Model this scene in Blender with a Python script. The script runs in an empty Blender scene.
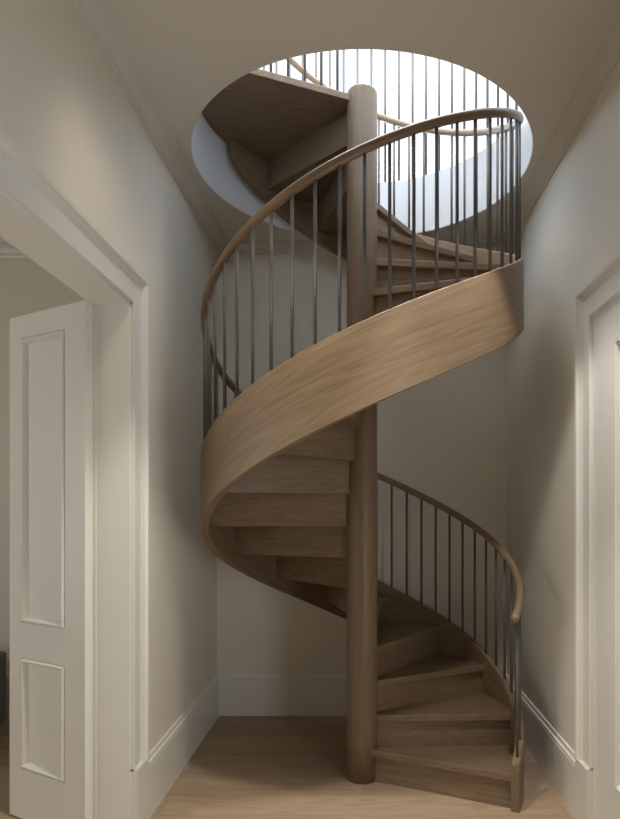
import bpy, bmesh, math, random
from mathutils import Vector, Matrix
random.seed(7)
PI = math.pi
sc = bpy.context.scene
C = sc.collection

# ------------------------------------------------------------------ camera
cam_d = bpy.data.cameras.new('camera')
cam = bpy.data.objects.new('camera', cam_d)
C.objects.link(cam)
cam.location = (-0.0075, -3.659, 1.6)
cam.rotation_euler = (PI/2, 0, 0)
cam_d.sensor_fit = 'HORIZONTAL'
cam_d.sensor_width = 36.0
cam_d.lens = 36.0*626.15/620.0
cam_d.shift_x = (310-360.8)/620.0
cam_d.shift_y = (503.95-409.5)/620.0
cam_d.clip_start = 0.05
sc.camera = cam

# ------------------------------------------------------------------ light and exposure
sc.view_settings.view_transform = 'Standard'
sc.view_settings.look = 'None'
sc.view_settings.gamma = 1.0
sc.view_settings.exposure = 0.0
sc.view_settings.use_curve_mapping = False
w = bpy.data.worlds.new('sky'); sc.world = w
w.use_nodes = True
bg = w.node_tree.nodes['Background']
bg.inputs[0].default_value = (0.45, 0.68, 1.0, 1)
# sky: horizon boosted to light the well, calmer in the window's view
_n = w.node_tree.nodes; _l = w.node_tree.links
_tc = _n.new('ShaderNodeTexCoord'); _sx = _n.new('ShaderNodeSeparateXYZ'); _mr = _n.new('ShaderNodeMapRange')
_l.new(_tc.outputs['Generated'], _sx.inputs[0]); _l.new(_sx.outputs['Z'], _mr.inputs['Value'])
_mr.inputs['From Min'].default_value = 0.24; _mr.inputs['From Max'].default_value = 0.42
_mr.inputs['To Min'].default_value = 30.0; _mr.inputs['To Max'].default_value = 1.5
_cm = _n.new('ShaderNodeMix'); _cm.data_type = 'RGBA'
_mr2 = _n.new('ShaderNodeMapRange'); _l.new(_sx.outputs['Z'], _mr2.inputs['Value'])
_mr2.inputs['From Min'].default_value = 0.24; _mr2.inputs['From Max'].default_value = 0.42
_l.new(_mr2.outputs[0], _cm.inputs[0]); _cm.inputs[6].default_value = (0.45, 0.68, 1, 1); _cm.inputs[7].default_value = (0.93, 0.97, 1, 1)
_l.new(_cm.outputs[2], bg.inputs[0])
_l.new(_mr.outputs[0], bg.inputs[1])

def light(name, kind, loc, energy, color, rot=(0, 0, 0), **kw):
    d = bpy.data.lights.new(name, kind)
    d.energy = energy; d.color = color
    for k, v in kw.items(): setattr(d, k, v)
    o = bpy.data.objects.new(name, d); C.objects.link(o)
    o.location = loc; o.rotation_euler = rot
    return o
def aim(o, target):
    o.rotation_euler = (Vector(target)-o.location).to_track_quat('-Z', 'Y').to_euler()
# daylight enters the upper storey through its window (portal only guides sampling of the sky)
po = light('upper_window_portal', 'AREA', (0, 3.66, 5.75), 1, (1, 1, 1), (-PI/2, 0, 0), shape='RECTANGLE', size=5.0, size_y=2.9)
po.data.cycles.is_portal = True
# recessed downlights of the hall ceiling, in front of the picture's top edge
WARM = (1.0, 0.93, 0.82)
light('hall_downlight', 'SPOT', (-0.30, -1.45, 3.54), 162, (1.0, 0.97, 0.85), spot_size=math.radians(76), spot_blend=0.35, shadow_soft_size=0.07)
aim(light('hall_downlight', 'SPOT', (0.60, -1.35, 3.54), 150, (1.0, 0.97, 0.94), spot_size=math.radians(50), spot_blend=0.35, shadow_soft_size=0.06), (0.55, -0.2, 0))
aim(light('hall_downlight', 'SPOT', (-0.60, -1.50, 3.54), 26, (1.0, 0.86, 0.66), spot_size=math.radians(92), spot_blend=0.8, shadow_soft_size=0.15), (-1.0, -0.2, 1.2))
# added fills for the side walls: beside the camera and in the side room
light('left_wall_fill', 'AREA', (1.04, -2.3, 1.0), 21, (0.84, 0.92, 1.0), (0, PI/2, 0), shape='RECTANGLE', size=1.4, size_y=0.9)
light('side_room_fill', 'AREA', (-4.9, -2.6, 1.6), 43, (0.92, 0.96, 1.0), (0, -PI/2, 0), shape='RECTANGLE', size=2.0, size_y=2.6)
# unseen fill added upstairs to brighten the well and upper flight
light('upper_fill', 'AREA', (0, 0, 7.2), 255, (1.0, 0.95, 0.85), (0, 0, 0), shape='RECTANGLE', size=3.0, size_y=3.0)

# ------------------------------------------------------------------ materials
def newmat(name):
    m = bpy.data.materials.new(name); m.use_nodes = True
    nt = m.node_tree
    return m, nt, nt.nodes, nt.links, nt.nodes['Principled BSDF']

def paint(name, col, rough=0.55, var=0.02, bump=0.02):
    m, nt, N, L, b = newmat(name)
    tc = N.new('ShaderNodeTexCoord')
    n = N.new('ShaderNodeTexNoise'); n.inputs['Scale'].default_value = 1.3; n.inputs['Detail'].default_value = 4
    L.new(tc.outputs['Object'], n.inputs['Vector'])
    r = N.new('ShaderNodeValToRGB')
    r.color_ramp.elements[0].color = tuple(c*(1-var) for c in col)+(1,)
    r.color_ramp.elements[1].color = tuple(min(1, c*(1+var)) for c in col)+(1,)
    L.new(n.outputs[0], r.inputs[0]); L.new(r.outputs[0], b.inputs['Base Color'])
    n2 = N.new('ShaderNodeTexNoise'); n2.inputs['Scale'].default_value = 180
    L.new(tc.outputs['Object'], n2.inputs['Vector'])
    bp = N.new('ShaderNodeBump'); bp.inputs['Strength'].default_value = bump; bp.inputs['Distance'].default_value = 0.002
    L.new(n2.outputs[0], bp.inputs['Height']); L.new(bp.outputs[0], b.inputs['Normal'])
    b.inputs['Roughness'].default_value = rough
    return m

def grain(N, L, vec, cols, sc_along, sc_cross):
    """oak colour from a stretched coordinate; returns colour socket, height socket"""
    mp = N.new('ShaderNodeMapping'); mp.inputs['Scale'].default_value = (sc_along, sc_cross, sc_cross)
    L.new(vec, mp.inputs['Vector'])
    # cathedral figure
    n1 = N.new('ShaderNodeTexNoise'); n1.inputs['Scale'].default_value = 1.0; n1.inputs['Detail'].default_value = 2.0; n1.inputs['Roughness'].default_value = 0.5
    n1.inputs['Distortion'].default_value = 0.6
    L.new(mp.outputs[0], n1.inputs['Vector'])
    mul = N.new('ShaderNodeMath'); mul.operation = 'MULTIPLY'; mul.inputs[1].default_value = 9.0
    L.new(n1.outputs[0], mul.inputs[0])
    fr = N.new('ShaderNodeMath'); fr.operation = 'PINGPONG'; fr.inputs[1].default_value = 0.5
    L.new(mul.outputs[0], fr.inputs[0])
    # fine pores
    mp2 = N.new('ShaderNodeMapping'); mp2.inputs['Scale'].default_value = (sc_along*5, sc_cross*14, sc_cross*14)
    L.new(vec, mp2.inputs['Vector'])
    n2 = N.new('ShaderNodeTexNoise'); n2.inputs['Scale'].default_value = 1.0; n2.inputs['Detail'].default_value = 5.0; n2.inputs['Roughness'].default_value = 0.65
    L.new(mp2.outputs[0], n2.inputs['Vector'])
    # broad tone
    n3 = N.new('ShaderNodeTexNoise'); n3.inputs['Scale'].default_value = 0.45; n3.inputs['Detail'].default_value = 1.0
    L.new(mp.outputs[0], n3.inputs['Vector'])
    a = N.new('ShaderNodeMath'); a.operation = 'MULTIPLY_ADD'; a.inputs[1].default_value = 0.45
    L.new(fr.outputs[0], a.inputs[0])
    b_ = N.new('ShaderNodeMath'); b_.operation = 'MULTIPLY'; b_.inputs[1].default_value = 0.75
    L.new(n2.outputs[0], b_.inputs[0]); L.new(b_.outputs[0], a.inputs[2])
    c_ = N.new('ShaderNodeMath'); c_.operation = 'MULTIPLY_ADD'; c_.inputs[1].default_value = 0.5
    L.new(n3.outputs[0], c_.inputs[0]); L.new(a.outputs[0], c_.inputs[2])
    r = N.new('ShaderNodeValToRGB')
    e = r.color_ramp.elements
    e[0].position = 0.42; e[0].color = cols[0]+(1,)
    e[1].position = 1.0; e[1].color = cols[2]+(1,)
    x = e.new(0.72); x.color = cols[1]+(1,)
    L.new(c_.outputs[0], r.inputs[0])
    return r.outputs[0], n2.outputs[0]

OAK = [(0.148, 0.096, 0.054), (0.202, 0.136, 0.081), (0.250, 0.176, 0.109)]
def oak(name, mode='OBJ', cols=OAK, along=1.2, cross=9.0, rough=0.42):
    m, nt, N, L, b = newmat(name)
    tc = N.new('ShaderNodeTexCoord')
    src = tc.outputs['UV'] if mode == 'UV' else tc.outputs['Object']
    oi = N.new('ShaderNodeObjectInfo')
    mu = N.new('ShaderNodeMath'); mu.operation = 'MULTIPLY'; mu.inputs[1].default_value = 37.0
    L.new(oi.outputs['Random'], mu.inputs[0])
    add = N.new('ShaderNodeVectorMath'); add.operation = 'ADD'
    if mode == 'Z':
        ro = N.new('ShaderNodeMapping'); ro.inputs['Rotation'].default_value = (0, PI/2, 0)
        L.new(src, ro.inputs['Vector']); src = ro.outputs[0]
    L.new(src, add.inputs[0]); L.new(mu.outputs[0], add.inputs[1])
    col, h = grain(N, L, add.outputs[0], cols, along, cross)
    # small board to board difference
    hs = N.new('ShaderNodeHueSaturation')
    mr = N.new('ShaderNodeMapRange'); mr.inputs['To Min'].default_value = 0.93; mr.inputs['To Max'].default_value = 1.07
    L.new(oi.outputs['Random'], mr.inputs[0]); L.new(mr.outputs[0], hs.inputs['Value']); L.new(col, hs.inputs['Color'])
    L.new(hs.outputs[0], b.inputs['Base Color'])
    bp = N.new('ShaderNodeBump'); bp.inputs['Strength'].default_value = 0.06; bp.inputs['Distance'].default_value = 0.001
    L.new(h, bp.inputs['Height']); L.new(bp.outputs[0], b.inputs['Normal'])
    b.inputs['Roughness'].default_value = rough; b.inputs['Specular IOR Level'].default_value = 0.35
    return m

def floor_mat():
    m, nt, N, L, b = newmat('oak_floorboards')
    tc = N.new('ShaderNodeTexCoord')
    br = N.new('ShaderNodeTexBrick')
    br.inputs['Scale'].default_value = 1.0; br.inputs['Brick Width'].default_value = 2.1; br.inputs['Row Height'].default_value = 0.22
    br.inputs['Mortar Size'].default_value = 0.0012; br.inputs['Mortar Smooth'].default_value = 0.2
    br.inputs['Color1'].default_value = (0.86, 0.86, 0.86, 1); br.inputs['Color2'].default_value = (1.08, 1.05, 1.02, 1)
    br.inputs['Mortar'].default_value = (0.6, 0.55, 0.5, 1)
    L.new(tc.outputs['Object'], br.inputs['Vector'])
    ad = N.new('ShaderNodeVectorMath'); ad.operation = 'MULTIPLY_ADD'
    L.new(br.outputs['Color'], ad.inputs[0]); ad.inputs[1].default_value = (23, 31, 17); L.new(tc.outputs['Object'], ad.inputs[2])
    col, h = grain(N, L, ad.outputs[0], [(0.31, 0.22, 0.145), (0.42, 0.31, 0.21), (0.49, 0.37, 0.26)], 1.0, 8.0)
    mx = N.new('ShaderNodeMix'); mx.data_type = 'RGBA'; mx.blend_type = 'MULTIPLY'; mx.inputs[0].default_value = 1.0
    L.new(col, mx.inputs[6]); L.new(br.outputs['Color'], mx.inputs[7]); L.new(mx.outputs[2], b.inputs['Base Color'])
    bp = N.new('ShaderNodeBump'); bp.inputs['Strength'].default_value = 0.08; bp.inputs['Distance'].default_value = 0.001
    L.new(h, bp.inputs['Height']); L.new(bp.outputs[0], b.inputs['Normal'])
    b.inputs['Roughness'].default_value = 0.55; b.inputs['Specular IOR Level'].default_value = 0.22
    return m

def metal_mat():
    m, nt, N, L, b = newmat('dark_bronze_steel')
    tc = N.new('ShaderNodeTexCoord'); n = N.new('ShaderNodeTexNoise'); n.inputs['Scale'].default_value = 60
    L.new(tc.outputs['Object'], n.inputs['Vector'])
    r = N.new('ShaderNodeValToRGB')
    r.color_ramp.elements[0].color = (0.115, 0.107, 0.10, 1); r.color_ramp.elements[1].color = (0.14, 0.132, 0.124, 1)
    L.new(n.outputs[0], r.inputs[0]); L.new(r.outputs[0], b.inputs['Base Color'])
    b.inputs['Specular IOR Level'].default_value = 0.25; b.inputs['Roughness'].default_value = 0.6
    return m

def glass_mat():
    m, nt, N, L, b = newmat('window_glass')
    N.remove(b)
    t = N.new('ShaderNodeBsdfTransparent'); g = N.new('ShaderNodeBsdfGlossy'); g.inputs['Roughness'].default_value = 0.02
    f = N.new('ShaderNodeFresnel'); f.inputs[0].default_value = 1.3
    mx = N.new('ShaderNodeMixShader')
    L.new(f.outputs[0], mx.inputs[0]); L.new(t.outputs[0], mx.inputs[1]); L.new(g.outputs[0], mx.inputs[2])
    L.new(mx.outputs[0], N['Material Output'].inputs[0])
    return m

def fabric_mat():
    m, nt, N, L, b = newmat('charcoal_fabric')
    tc = N.new('ShaderNodeTexCoord'); n = N.new('ShaderNodeTexNoise'); n.inputs['Scale'].default_value = 400
    L.new(tc.outputs['Object'], n.inputs['Vector'])
    r = N.new('ShaderNodeValToRGB')
    r.color_ramp.elements[0].color = (0.14, 0.137, 0.132, 1); r.color_ramp.elements[1].color = (0.20, 0.197, 0.19, 1)
    L.new(n.outputs[0], r.inputs[0]); L.new(r.outputs[0], b.inputs['Base Color'])
    b.inputs['Roughness'].default_value = 0.95
    return m

M_WALL = paint('wall_paint', (0.79, 0.73, 0.62), 0.6)
M_CEIL = paint('ceiling_paint', (0.70, 0.66, 0.59), 0.75)
M_TRIM = paint('trim_paint', (0.80, 0.765, 0.69), 0.32, 0.01, 0.008)
M_WELL = paint('well_paint', (0.72, 0.72, 0.72), 0.6)
M_FLOOR = floor_mat()
M_OAK = oak('oak_boards')
M_OAKZ = oak('oak_column', 'Z', cols=[(0.142, 0.094, 0.054), (0.182, 0.123, 0.074), (0.216, 0.150, 0.093)], along=0.8, cross=12)
M_OAKUV = oak('oak_curved', 'UV', along=0.9, cross=7.0)
M_RAIL = oak('oak_rail', 'UV', cols=[(0.20, 0.132, 0.078), (0.255, 0.176, 0.108), (0.31, 0.22, 0.14)], along=1.0, cross=16, rough=0.35)
M_METAL = metal_mat()
M_GLASS = glass_mat()
M_FAB = fabric_mat()

# ------------------------------------------------------------------ mesh helpers
def link(name, me, mat, parent=None, loc=(0, 0, 0), rot=(0, 0, 0), smooth=False):
    if mat and not me.materials: me.materials.append(mat)
    if smooth:
        for p in me.polygons: p.use_smooth = True
    o = bpy.data.objects.new(name, me); C.objects.link(o)
    o.location = loc; o.rotation_euler = rot
    if parent: o.parent = parent
    return o
def pydata(name, v, f, uv=None):
    me = bpy.data.meshes.new(name); me.from_pydata(v, [], f)
    if uv:
        l = me.uv_layers.new(name='UVMap')
        for i, lo in enumerate(me.loops): l.data[i].uv = uv[lo.vertex_index]
    bm = bmesh.new(); bm.from_mesh(me)
    bmesh.ops.recalc_face_normals(bm, faces=bm.faces); bm.to_mesh(me); bm.free()
    me.update()
    return me
class MB:
    def __init__(s): s.v = []; s.f = []
    def box(s, x0, x1, y0, y1, z0, z1):
        n = len(s.v)
        s.v += [(x, y, z) for z in (z0, z1) for y in (y0, y1) for x in (x0, x1)]
        s.f += [tuple(n+i for i in q) for q in ((0, 1, 3, 2), (4, 5, 7, 6), (0, 1, 5, 4), (2, 3, 7, 6), (0, 2, 6, 4), (1, 3, 7, 5))]
    def prism(s, pts, z0, z1):
        n = len(s.v); k = len(pts)
        s.v += [(x, y, z0) for x, y in pts]+[(x, y, z1) for x, y in pts]
        s.f += [tuple(n+i for i in range(k)), tuple(n+k+i for i in range(k))]
        s.f += [(n+i, n+(i+1) % k, n+k+(i+1) % k, n+k+i) for i in range(k)]
    def loft(s, rings, closed=True, cap=True):
        n = len(s.v); k = len(rings[0])
        for r in rings: s.v += r
        for i in range(len(rings)-1):
            for j in range(k if closed else k-1):
                a = n+i*k+j; b = n+i*k+(j+1) % k
                s.f.append((a, b, b+k, a+k))
        if cap:
            s.f.append(tuple(n+j for j in range(k))); s.f.append(tuple(n+(len(rings)-1)*k+j for j in range(k)))
    def mesh(s, name): return pydata(name, s.v, s.f)
def bevel(o, wdt=0.004, seg=2, ang=40):
    m = o.modifiers.new('bevel', 'BEVEL'); m.width = wdt; m.segments = seg; m.limit_method = 'ANGLE'; m.angle_limit = math.radians(ang)
    return o
def tag(o, label=None, cat=None, group=None, kind=None):
    if label: o['label'] = label
    if cat: o['category'] = cat
    if group: o['group'] = group
    if kind: o['kind'] = kind
    return o
def struct(name, me, mat, label=None, **k):
    o = link(name, me, mat, **k); o['kind'] = 'structure'
    if label: o['label'] = label
    return o
def rad(a): return a*PI/180

# ------------------------------------------------------------------ room shell
XW, YB, ZC, ZF = 1.10, 1.09, 3.557, 3.967
LX0 = -5.2           # far side of the side room
m = MB(); m.box(LX0-.2, 1.5, -6.7, 1.3, -0.12, 0)
struct('floor', m.mesh('floor'), M_FLOOR, 'oak plank floor of the stair hall')

# slab between the storeys with the round stair well
def slab():
    bm = bmesh.new()
    K = 96; R = 0.9608
    xs0, xs1, ys0, ys1 = LX0-.2, 4.0, -6.7, 3.9
    out = []
    for i in range(K):
        a = 2*PI*i/K; c, s_ = math.cos(a), math.sin(a)
        out.append((c, s_))
    def ray(c, s_):
        t = 1e9
        if c > 1e-9: t = min(t, xs1/c)
        if c < -1e-9: t = min(t, xs0/c)
        if s_ > 1e-9: t = min(t, ys1/s_)
        if s_ < -1e-9: t = min(t, ys0/s_)
        return (c*t, s_*t)
    v = []; f = []
    be = 0.004
    for c, s_ in out:
        X, Y = ray(c, s_)
        for (x, y, z) in ((X, Y, ZC), (c*(R+be), s_*(R+be), ZC), (c*R, s_*R, ZC+be), (c*R, s_*R, ZF-be), (c*(R+be), s_*(R+be), ZF), (X, Y, ZF)):
            v.append((x, y, z))
    for i in range(K):
        j = (i+1) % K
        for q in range(5):
            f.append((i*6+q, i*6+q+1, j*6+q+1, j*6+q))
        f.append((i*6+5, i*6, j*6, j*6+5))
    return pydata('ceiling', v, f)
o = struct('ceiling', slab(), M_CEIL, 'plaster ceiling with the round stair opening')
o.data.materials.append(M_WELL)
for p in o.data.polygons:
    if abs(p.normal.z) < 0.3 and p.center.xy.length < 1.2: p.material_index = 1; p.use_smooth = False
    
# walls
m = MB(); m.box(-5.4, 1.3, YB, YB+.2, 0, ZC)
struct('wall_back', m.mesh('wall_back'), M_WALL)
JY, JY2, JT = -0.685, -2.25, 2.557            # side-room opening
m = MB(); T = 0.18
m.box(-XW-T, -XW, JY, YB, 0, ZC); m.box(-XW-T, -XW, JY2, JY, JT, ZC); m.box(-XW-T, -XW, -6.6, JY2, 0, ZC)
struct('wall_left', m.mesh('wall_left'), M_WALL)
DY, DY2, DT = -0.675, -1.75, 2.497            # door on the right
m = MB()
m.box(XW, XW+T, DY, YB, 0, ZC); m.box(XW, XW+T, DY2, DY, DT, ZC); m.box(XW, XW+T, -6.6, DY2, 0, ZC)
struct('wall_right', m.mesh('wall_right'), M_WALL)
m = MB(); m.box(-5.4, 1.3, -6.7, -6.5, 0, ZC)
struct('wall_front', m.mesh('wall_front'), M_WALL)
m = MB(); m.box(LX0-.2, LX0, -6.6, YB, 0, ZC); m.box(LX0, -XW-T, -4.7, -4.5, 0, ZC)
struct('wall_side_room', m.mesh('wall_side_room'), M_WALL)

# upper storey
UC = 7.35
m = MB()
m.box(-3.2, -3.0, -3.2, 3.9, ZF, UC); m.box(3.0, 3.2, -3.2, 3.9, ZF, UC); m.box(-3.0, 3.0, -3.2, -3.0, ZF, UC)
m.box(-3.0, -2.5, 3.7, 3.9, ZF, UC); m.box(2.5, 3.0, 3.7, 3.9, ZF, UC); m.box(-2.5, 2.5, 3.7, 3.9, ZF, 4.3); m.box(-2.5, 2.5, 3.7, 3.9, 7.2, UC)
struct('wall_upper', m.mesh('wall_upper'), M_WELL)
m = MB(); m.box(-3.2, 3.2, -3.2, 3.9, UC, UC+.15)
struct('ceiling_upper', m.mesh('ceiling_upper'), M_WELL)
m = MB()
m.box(-2.5, 2.5, 3.74, 3.80, 4.3, 4.36); m.box(-2.5, 2.5, 3.74, 3.80, 7.16, 7.20)
m.box(-2.5, -2.44, 3.74, 3.80, 4.36, 7.16); m.box(2.44, 2.5, 3.74, 3.80, 4.36, 7.16)
wf = struct('window_1', m.mesh('window_1'), M_TRIM, 'wide upper storey window behind the stair well')
m = MB(); m.box(-2.44, 2.44, 3.766, 3.772, 4.36, 7.16)
g = link('pane', m.mesh('pane'), M_GLASS, wf)

# ---- profiles swept in a straight line or round a door head
def sweep_line(prof, p0, p1, up, outw, mitre0=0.0, mitre1=0.0):
    """prof: (u along outw, v along up); mitre: extra length per unit of outward offset at each end"""
    p0, p1, up, outw = map(Vector, (p0, p1, up, outw)); d = (p1-p0).normalized()
    r0 = [tuple(p0+outw*u+up*v+d*(mitre0*u)) for u, v in prof]
    r1 = [tuple(p1+outw*u+up*v-d*(mitre1*u)) for u, v in prof]
    return [r0, r1]
BASE = [(0, 0), (0.022, 0), (0.022, 0.268), (0.019, 0.274), (0.021, 0.280), (0.021, 0.286), (0.012, 0.292), (0.009, 0.303), (0.011, 0.308), (0.009, 0.314), (0, 0.315)]
CORN = [(0, 0), (0.004, -0.001)]
CORN = [(0, -0.058), (0.007, -0.058), (0.010, -0.052), (0.010, -0.047), (0.020, -0.044)]
for i in range(1, 8):
    t = i/8*PI/2
    CORN.append((0.020+0.055*(1-math.cos(t)), -0.044+0.033*math.sin(t)))
CORN += [(0.075, -0.011), (0.083, -0.011), (0.085, -0.006), (0.097, -0.004), (0.098, 0), (0, 0)]
def run(name, prof, segs, mat, label=None):
    m = MB()
    for p0, p1, up, outw, a, b in segs: m.loft(sweep_line(prof, p0, p1, up, outw, a, b))
    return struct(name, m.mesh(name), mat, label)
U = (0, 0, 1)
CW = 0.150                                      # casing width
run('baseboard_back', BASE, [((-XW, YB, 0), (XW, YB, 0), U, (0, -1, 0), 1, 1)], M_TRIM)
run('baseboard_left', BASE, [((-XW, YB, 0), (-XW, JY+CW+.012, 0), U, (1, 0, 0), 1, 0), ((-XW, JY2-CW-.012, 0), (-XW, -6.5, 0), U, (1, 0, 0), 0, 1)], M_TRIM)
run('baseboard_right', BASE, [((XW, YB, 0), (XW, DY+CW+.012, 0), U, (-1, 0, 0), 1, 0), ((XW, DY2-CW-.012, 0), (XW, -6.5, 0), U, (-1, 0, 0), 0, 1)], M_TRIM)
run('baseboard_side_room', BASE, [((LX0, YB, 0), (-XW-T, YB, 0), U, (0, -1, 0), 1, 0)], M_TRIM)
run('trim_cornice', CORN, [((-XW, YB, ZC), (XW, YB, ZC), U, (0, -1, 0), 1, 1),
                     ((-XW, YB, ZC), (-XW, -6.5, ZC), U, (1, 0, 0), 1, 1),
                     ((XW, YB, ZC), (XW, -6.5, ZC), U, (-1, 0, 0), 1, 1)], M_CEIL, 'coved cornice round the hall ceiling')
CORN2 = [(u*1.6, v*1.6) for u, v in CORN]
run('trim_cornice_side_room', CORN2, [((LX0, YB, ZC), (-XW-T, YB, ZC), U, (0, -1, 0), 1, 1), ((-XW-T, YB, ZC), (-XW-T, -4.5, ZC), U, (-1, 0, 0), 1, 1)], M_TRIM)

# door casing: u = distance outwards from the opening, v = projection from wall
CAS = [(0, 0), (0, 0.013), (0.003, 0.018), (0.012, 0.018), (0.015, 0.015), (0.098, 0.015), (0.102, 0.019), (0.112, 0.021), (0.122, 0.030), (0.128, 0.038), (0.146, 0.040), (0.150, 0.036), (0.150, 0)]
def casing(name, side, xw, y1, y2, zt, z0, label=None):
    """side +1: casing projects towards +x from plane xw"""
    rings = []
    for (yy, zz, du, dz) in ((y1, z0, 1, 0), (y1, zt, 1, 1), (y2, zt, -1, 1), (y2, z0, -1, 0)):
        rings.append([(xw+side*v, yy+du*u, zz+dz*u) for u, v in CAS])
    m = MB(); m.loft(rings)
    # plinth blocks
    for yy, s_ in ((y1, 1), (y2, -1)):
        a, b = sorted((yy-0.0*s_, yy+s_*(CW+.012)))
        xa, xb = sorted((xw, xw+side*0.030))
        n = len(m.v); m.box(xa, xb, a, b, 0, 0.328)
        m.loft([[(xw, a, .328), (xw+side*.030, a, .328), (xw+side*.022, a, .338), (xw, a, .338)], [(xw, b, .328), (xw+side*.030, b, .328), (xw+side*.022, b, .338), (xw, b, .338)]])
    return struct(name, m.mesh(name), M_TRIM, label)
casing('trim_1', 1, -XW, JY, JY2, JT, 0.33, 'moulded casing round the open doorway on the left')
casing('trim_2', -1, XW, DY, DY2, DT, 0.33, 'moulded casing round the right hand door')
casing('trim_3', -1, -XW-T, JY, JY2, JT, 0.33, 'casing on the side room face of the doorway')
# jamb lining with a door stop
m = MB(); lt = 0.012
m.box(-XW-T, -XW, JY-lt, JY, 0, JT); m.box(-XW-T, -XW, JY2, JY2+lt, 0, JT); m.box(-XW-T, -XW, JY2, JY, JT-lt, JT)
m.box(-XW-T+.008, -XW-T+.022, JY-lt-.006, JY-lt, 0, JT-lt-.006)
struct('trim_4', m.mesh('trim_4'), M_TRIM, 'jamb lining of the left doorway')

# ------------------------------------------------------------------ doors
RING = [(0, 0), (0.001, -0.007), (0.006, -0.007), (0.010, 0.006), (0.016, 0.009), (0.022, 0.004), (0.030, -0.008), (0.034, -0.015)]
def door(name, width, z0, z1, thick, pu0, pu1, pans, origin, ang, label, both=False):
    """leaf in its own frame: u along x, front face at y=0 looking to -y, thickness to +y"""
    m = MB()
    def fr(y, sgn):
        zs = [z0]
        for a, b in sorted(pans): zs += [a, b]
        zs.append(z1)
        def quad(u0, u1, a, b):
            n = len(m.v); m.v.extend([(u0, y, a), (u1, y, a), (u1, y, b), (u0, y, b)]); m.f.append((n, n+1, n+2, n+3))
        quad(0, pu0, z0, z1); quad(pu1, width, z0, z1)
        for i in range(0, len(zs), 2): quad(pu0, pu1, zs[i], zs[i+1])
    fr(0, 1)
    n = len(m.v)
    m.v += [(0, 0, z0), (width, 0, z0), (width, 0, z1), (0, 0, z1), (0, thick, z0), (width, thick, z0), (width, thick, z1), (0, thick, z1)]
    m.f += [(n+4, n+5, n+6, n+7), (n, n+1, n+5, n+4), (n+3, n+2, n+6, n+7), (n, n+3, n+7, n+4), (n+1, n+2, n+6, n+5)]
    root = link(name, m.mesh(name), M_TRIM, loc=origin, rot=(0, 0, ang)); root['kind'] = 'structure'; root['label'] = label
    for a, b in pans:
        q = MB(); rings = []
        for d, h in RING: rings.append([(pu0+d, -h, a+d), (pu1-d, -h, a+d), (pu1-d, -h, b-d), (pu0+d, -h, b-d)])
        q.loft(rings, cap=False)
        n = len(q.v)-4; q.f.append((n, n+1, n+2, n+3))
        link('panel', q.mesh('panel'), M_TRIM, root)
    return root
# open leaf in the side room: hinge edge by the jamb, swung away from the camera
P1 = Vector((-1.294, -0.739)); P2 = Vector((-1.808, -0.449))
dv = (P1-P2); Ld = dv.length
door('door_1', Ld, 0.012, 2.550, 0.044, Ld-0.488, Ld-0.146, [(0.264, 0.828), (1.0, 2.438)], (P2.x, P2.y, 0), math.atan2(dv.y, dv.x), 'open two panel door leaf in the left doorway')
# closed door on the right, its face looking to -x: local x runs along -y
door('door_2', DY-DY2-.004, 0.010, DT-.004, 0.044, 0.262, DY-DY2-0.262, [(0.361, 2.313)], (XW-.001, DY-.002, 0), -PI/2, 'closed panelled door on the right')

# ------------------------------------------------------------------ staircase
RISE, STEP, A0, EO = 0.18893, 26.0556, -24.45, -0.039
MSL = RISE/STEP
RI, RO, RC = 0.871, 0.9146, 0.089
ZT0, HB = 0.4456, 0.387
TT = 0.040
def ztop(a): return ZT0+MSL*a
stair = bpy.data.objects.new('spiral_staircase', None); C.objects.link(stair)
tag(stair, 'oak spiral staircase winding up round a central post through the round ceiling opening', 'staircase')

# centre column
m = MB(); rings = []
K = 48; zt = 4.005
prof = [(RC, 0.0)]+[(RC, zt*i/12-.001) for i in range(1, 12)]+[(RC, zt-.016)]+[(RC-.016+.016*math.cos(t), zt-.016+.016*math.sin(t)) for t in [PI/8*k for k in range(1, 5)]]+[(RC*.5, zt)]
for r, z in prof: rings.append([(r*math.cos(2*PI*k/K), r*math.sin(2*PI*k/K), z) for k in range(K)])
m.loft(rings)
me = m.mesh('column')
for p in me.polygons: p.use_smooth = len(p.vertices) == 4
link('column', me, M_OAKZ, stair)

# treads
def tread_outline():
    s = rad(STEP)
    pts = [(0.055, EO)]
    Rt = RI+.003
    x = math.sqrt(Rt*Rt-EO*EO)
    a_s = math.atan2(EO, x)
    eb = EO+.026                       # front of next riser
    t = math.sqrt(Rt*Rt-eb*eb)
    q = (t*math.cos(s)-math.sin(s)*eb, t*math.sin(s)+math.cos(s)*eb); a_e = math.atan2(q[1], q[0])
    for i in range(15):
        a = a_s+(a_e-a_s)*i/14; pts.append((Rt*math.cos(a), Rt*math.sin(a)))
    pts.append((.055*math.cos(s)-math.sin(s)*eb, .055*math.sin(s)+math.cos(s)*eb))
    return pts
m = MB(); m.prism(tread_outline(), -TT, 0); tread_me = m.mesh('tread')
m = MB(); xr = math.sqrt((RI+.002)**2-EO**2)
m.box(0.05, xr, EO+.026, EO+.046, -RISE, -TT+.0); riser_me = m.mesh('riser')
m = MB(); m.box(0.05, xr, EO+.026, EO+.046, -RISE, -TT); 
for k in range(1, 22):
    a = rad(A0+(k-1)*STEP); z = k*RISE
    if k < 21:
        o = link('tread', tread_me, M_OAK, stair, (0, 0, z), (0, 0, a)); bevel(o, .004, 2)
    m = MB(); zb = -RISE-TT if k > 1 else -RISE
    if k in (1, 2) or k == 21:
        m.box(0.05, xr, EO+.026, EO+.046, zb, -TT); rm = m.mesh('riser')
    link('riser', rm, M_OAK, stair, (0, 0, z), (0, 0, a))

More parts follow.
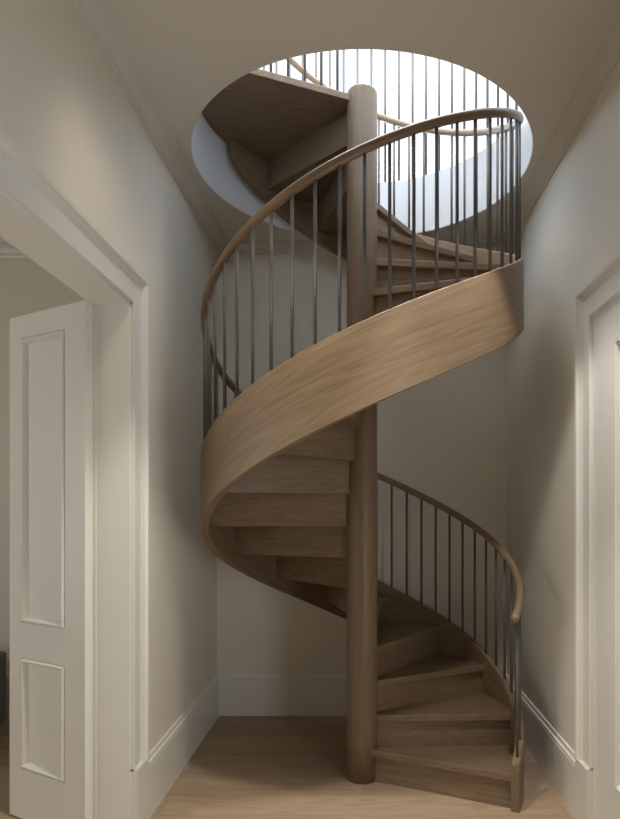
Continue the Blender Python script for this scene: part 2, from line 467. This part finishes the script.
# landing sector, reaching the well wall
a = rad(A0+20*STEP); Rl = 0.9590
ca, sa = math.cos(a), math.sin(a)
pts = []
t = math.sqrt(Rl*Rl-EO*EO)
pA = (t*ca-sa*EO, t*sa+ca*EO)
e0 = Vector((-.079, -.053)); e1 = Vector((-.607, -.277)); d = (e1-e0).normalized()
b_ = e0.dot(d); tt = -b_+math.sqrt(b_*b_-e0.length_squared+Rl*Rl); pB = e0+d*tt
aA = math.atan2(pA[1], pA[0]); aB = math.atan2(pB.y, pB.x)+2*PI
pts.append((.05*ca-sa*EO, .05*sa+ca*EO))
pts += [(Rl*math.cos(aA+(aB-aA)*i/24), Rl*math.sin(aA+(aB-aA)*i/24)) for i in range(25)]
pts.append(tuple(e0-d*0.06))
m = MB(); m.prism(pts, -TT, 0)
bevel(link('landing', m.mesh('landing'), M_OAK, stair, (0, 0, ZF)), .004, 2)

# stringer ribbon (one continuous outer board)
def ribbon():
    v = []; f = []; uv = []
    a_s, a_e = -27.5, 517.5; n = 640; c = 0.004
    zcap = ZF-TT-.001
    for i in range(n+1):
        a = a_s+(a_e-a_s)*i/n; ar = rad(a)
        zt = min(ztop(a), zcap) if a > 480 else ztop(a)
        zb = max(ztop(a)-HB, 0.0); zt = max(zt, zb+.02)
        for r, z in ((RI+c, zt), (RI, zt-c), (RI, zb+c), (RI+c, zb), (RO-c, zb), (RO, zb+c), (RO, zt-c), (RO-c, zt)):
            v.append((r*math.cos(ar), r*math.sin(ar), z)); uv.append((ar*0.9, z-MSL*a+(r-RI)*1.0))
    k = 8
    for i in range(n):
        for j in range(k):
            p = i*k+j; q = i*k+(j+1) % k
            f.append((p, q, q+k, p+k))
    f.append(tuple(range(k))); f.append(tuple(n*k+j for j in range(k)))
    return pydata('stringer', v, f, uv)
me = ribbon()
o = link('stringer', me, M_OAKUV, stair, smooth=True)
def sharp(me, ang=32):
    bm = bmesh.new(); bm.from_mesh(me)
    for e in bm.edges:
        if len(e.link_faces) == 2 and e.calc_face_angle(0) > rad(ang): e.smooth = False
    bm.to_mesh(me); bm.free()
sharp(me)

# swept tubes for handrails
def tube(name, path, rx, rz, K=14, v0=0.0):
    """path of Vectors; oval section: rx across, rz upright; hemispherical ends"""
    v = []; f = []; uv = []
    n = len(path); L = 0
    secs = []
    for i, p in enumerate(path):
        t = (path[min(i+1, n-1)]-path[max(i-1, 0)]).normalized()
        side = t.cross(Vector((0, 0, 1))).normalized(); up = side.cross(t).normalized()
        secs.append((p, t, side, up))
    def ring(p, side, up, s, u):
        for k in range(K):
            th = 2*PI*k/K
            v.append(tuple(p+side*(rx*s*math.cos(th))+up*(rz*s*math.sin(th)))); uv.append((u, k/K*2*PI*rx))
    ends = [0.25, 0.6, 0.85, 0.97]
    cnt = 0
    p, t, side, up = secs[0]
    for s in ends: ring(p-t*(rx*.55*math.sqrt(1-s*s)), side, up, s, 0); cnt += 1
    for i, (p, t, side, up) in enumerate(secs):
        if i: L += (path[i]-path[i-1]).length
        ring(p, side, up, 1, L); cnt += 1
    for s in reversed(ends): ring(p+t*(rx*.55*math.sqrt(1-s*s)), side, up, s, L); cnt += 1
    for i in range(cnt-1):
        for k in range(K):
            a, b = i*K+k, i*K+(k+1) % K
            f.append((a, b, b+K, a+K))
    f.append(tuple(range(K))); f.append(tuple((cnt-1)*K+k for k in range(K)))
    return pydata(name, v, f, uv)
RB, HR = 0.893, 0.762
path = []
a = -28.0
while a <= 492.01:
    path.append(Vector((RB*math.cos(rad(a)), RB*math.sin(rad(a)), ztop(a)+HR))); a += 1.25
link('handrail', tube('handrail', path, 0.0215, 0.0225), M_RAIL, stair, smooth=True)

# balusters
def rod(name, h, r=0.0079, K=12):
    m = MB(); m.loft([[(r*math.cos(2*PI*k/K), r*math.sin(2*PI*k/K), z) for k in range(K)] for z in (0, h)])
    me = m.mesh(name)
    for p in me.polygons: p.use_smooth = len(p.vertices) == 4
    return me
bal_me = rod('baluster', HR+.004)
angs = [76.01-7.1427*i for i in range(14, -4, -1)]         # lower flight
x0, x1 = angs[-1], 263.47-11*7.1427
angs += [x0+(x1-x0)*i/12 for i in range(1, 12)]
a = x1
while a < 490: angs.append(a); a += 7.1427
for a in angs:
    link('baluster', bal_me, M_METAL, stair, (RB*math.cos(rad(a)), RB*math.sin(rad(a)), ztop(a)-.006))
# guard along the open edge of the landing
lh = 0.95; lb = rod('baluster_landing', lh)
def edge_x(px):
    # a point of the landing edge seen in that picture column
    best = None
    for i in range(2000):
        p = e0+d*(i*0.0005)
        x = 360.8+626.15*(p.x+.0075+.0)/(3.659+p.y+.02)
        if best is None or abs(x-px) < best[0]: best = (abs(x-px), p)
    return best[1]
sp_l = [0.06+0.098*i for i in range(9)]
nrm = Vector((-d.y, d.x)); nrm = nrm if nrm.y > 0 else -nrm
lp = []
for s_ in sp_l:
    p = e0+d*s_+nrm*0.02
    if p.length < 0.95:
        lp.append(p)
        link('baluster', lb, M_METAL, stair, (p.x, p.y, ZF-.003))
pth = [Vector((p.x, p.y, ZF+lh)) for p in [e0+d*(.03)+nrm*.02, e0+d*.3+nrm*.02, e0+d*.6+nrm*.02, lp[-1]+d*.02]]
link('handrail', tube('handrail_landing', pth, 0.0215, 0.0225), M_RAIL, stair, smooth=True)

# ------------------------------------------------------------------ gallery guard round the well upstairs
gal = bpy.data.objects.new('gallery_railing', None); C.objects.link(gal); gal.location = (0, 0, ZF)
tag(gal, 'curved railing of thin metal balusters round the stair opening on the upper floor', 'railing')
RG = 1.0; gh = 1.04
gb = rod('baluster_gallery', gh, 0.0088)
a = 80.0
first = 90-10.0
k = 0
alist = [first-5.92*i for i in range(0, 40)]+[first+5.92*i for i in range(1, 10)]
for a in alist:
    if a < -155: continue
    link('baluster', gb, M_METAL, gal, (RG*math.cos(rad(a)), RG*math.sin(rad(a)), 0))
lo, hi = min(x for x in alist if x >= -155), max(alist)
pth = [Vector((RG*math.cos(rad(lo-2+(hi+4-lo)*i/200)), RG*math.sin(rad(lo-2+(hi+4-lo)*i/200)), gh)) for i in range(201)]
link('handrail', tube('handrail_gallery', pth, 0.0215, 0.0225), M_RAIL, gal, smooth=True)

# ------------------------------------------------------------------ bench glimpsed in the side room
bench = bpy.data.objects.new('ottoman', None); C.objects.link(bench); bench.location = (-2.92, 0.30, 0)
tag(bench, 'dark grey upholstered ottoman glimpsed beyond the open door leaf', 'ottoman')
m = MB(); m.box(-.405, .405, -.45, .49, .05, .56); bevel(link('body', m.mesh('body'), M_FAB, bench), .025, 3)
m = MB(); m.box(-.03, .03, -.03, .03, 0, .05); fm = m.mesh('foot')
for sx in (-1, 1):
    for sy in (-1, 1): link('foot', fm, M_OAKZ, bench, (sx*.34, sy*.38, 0))
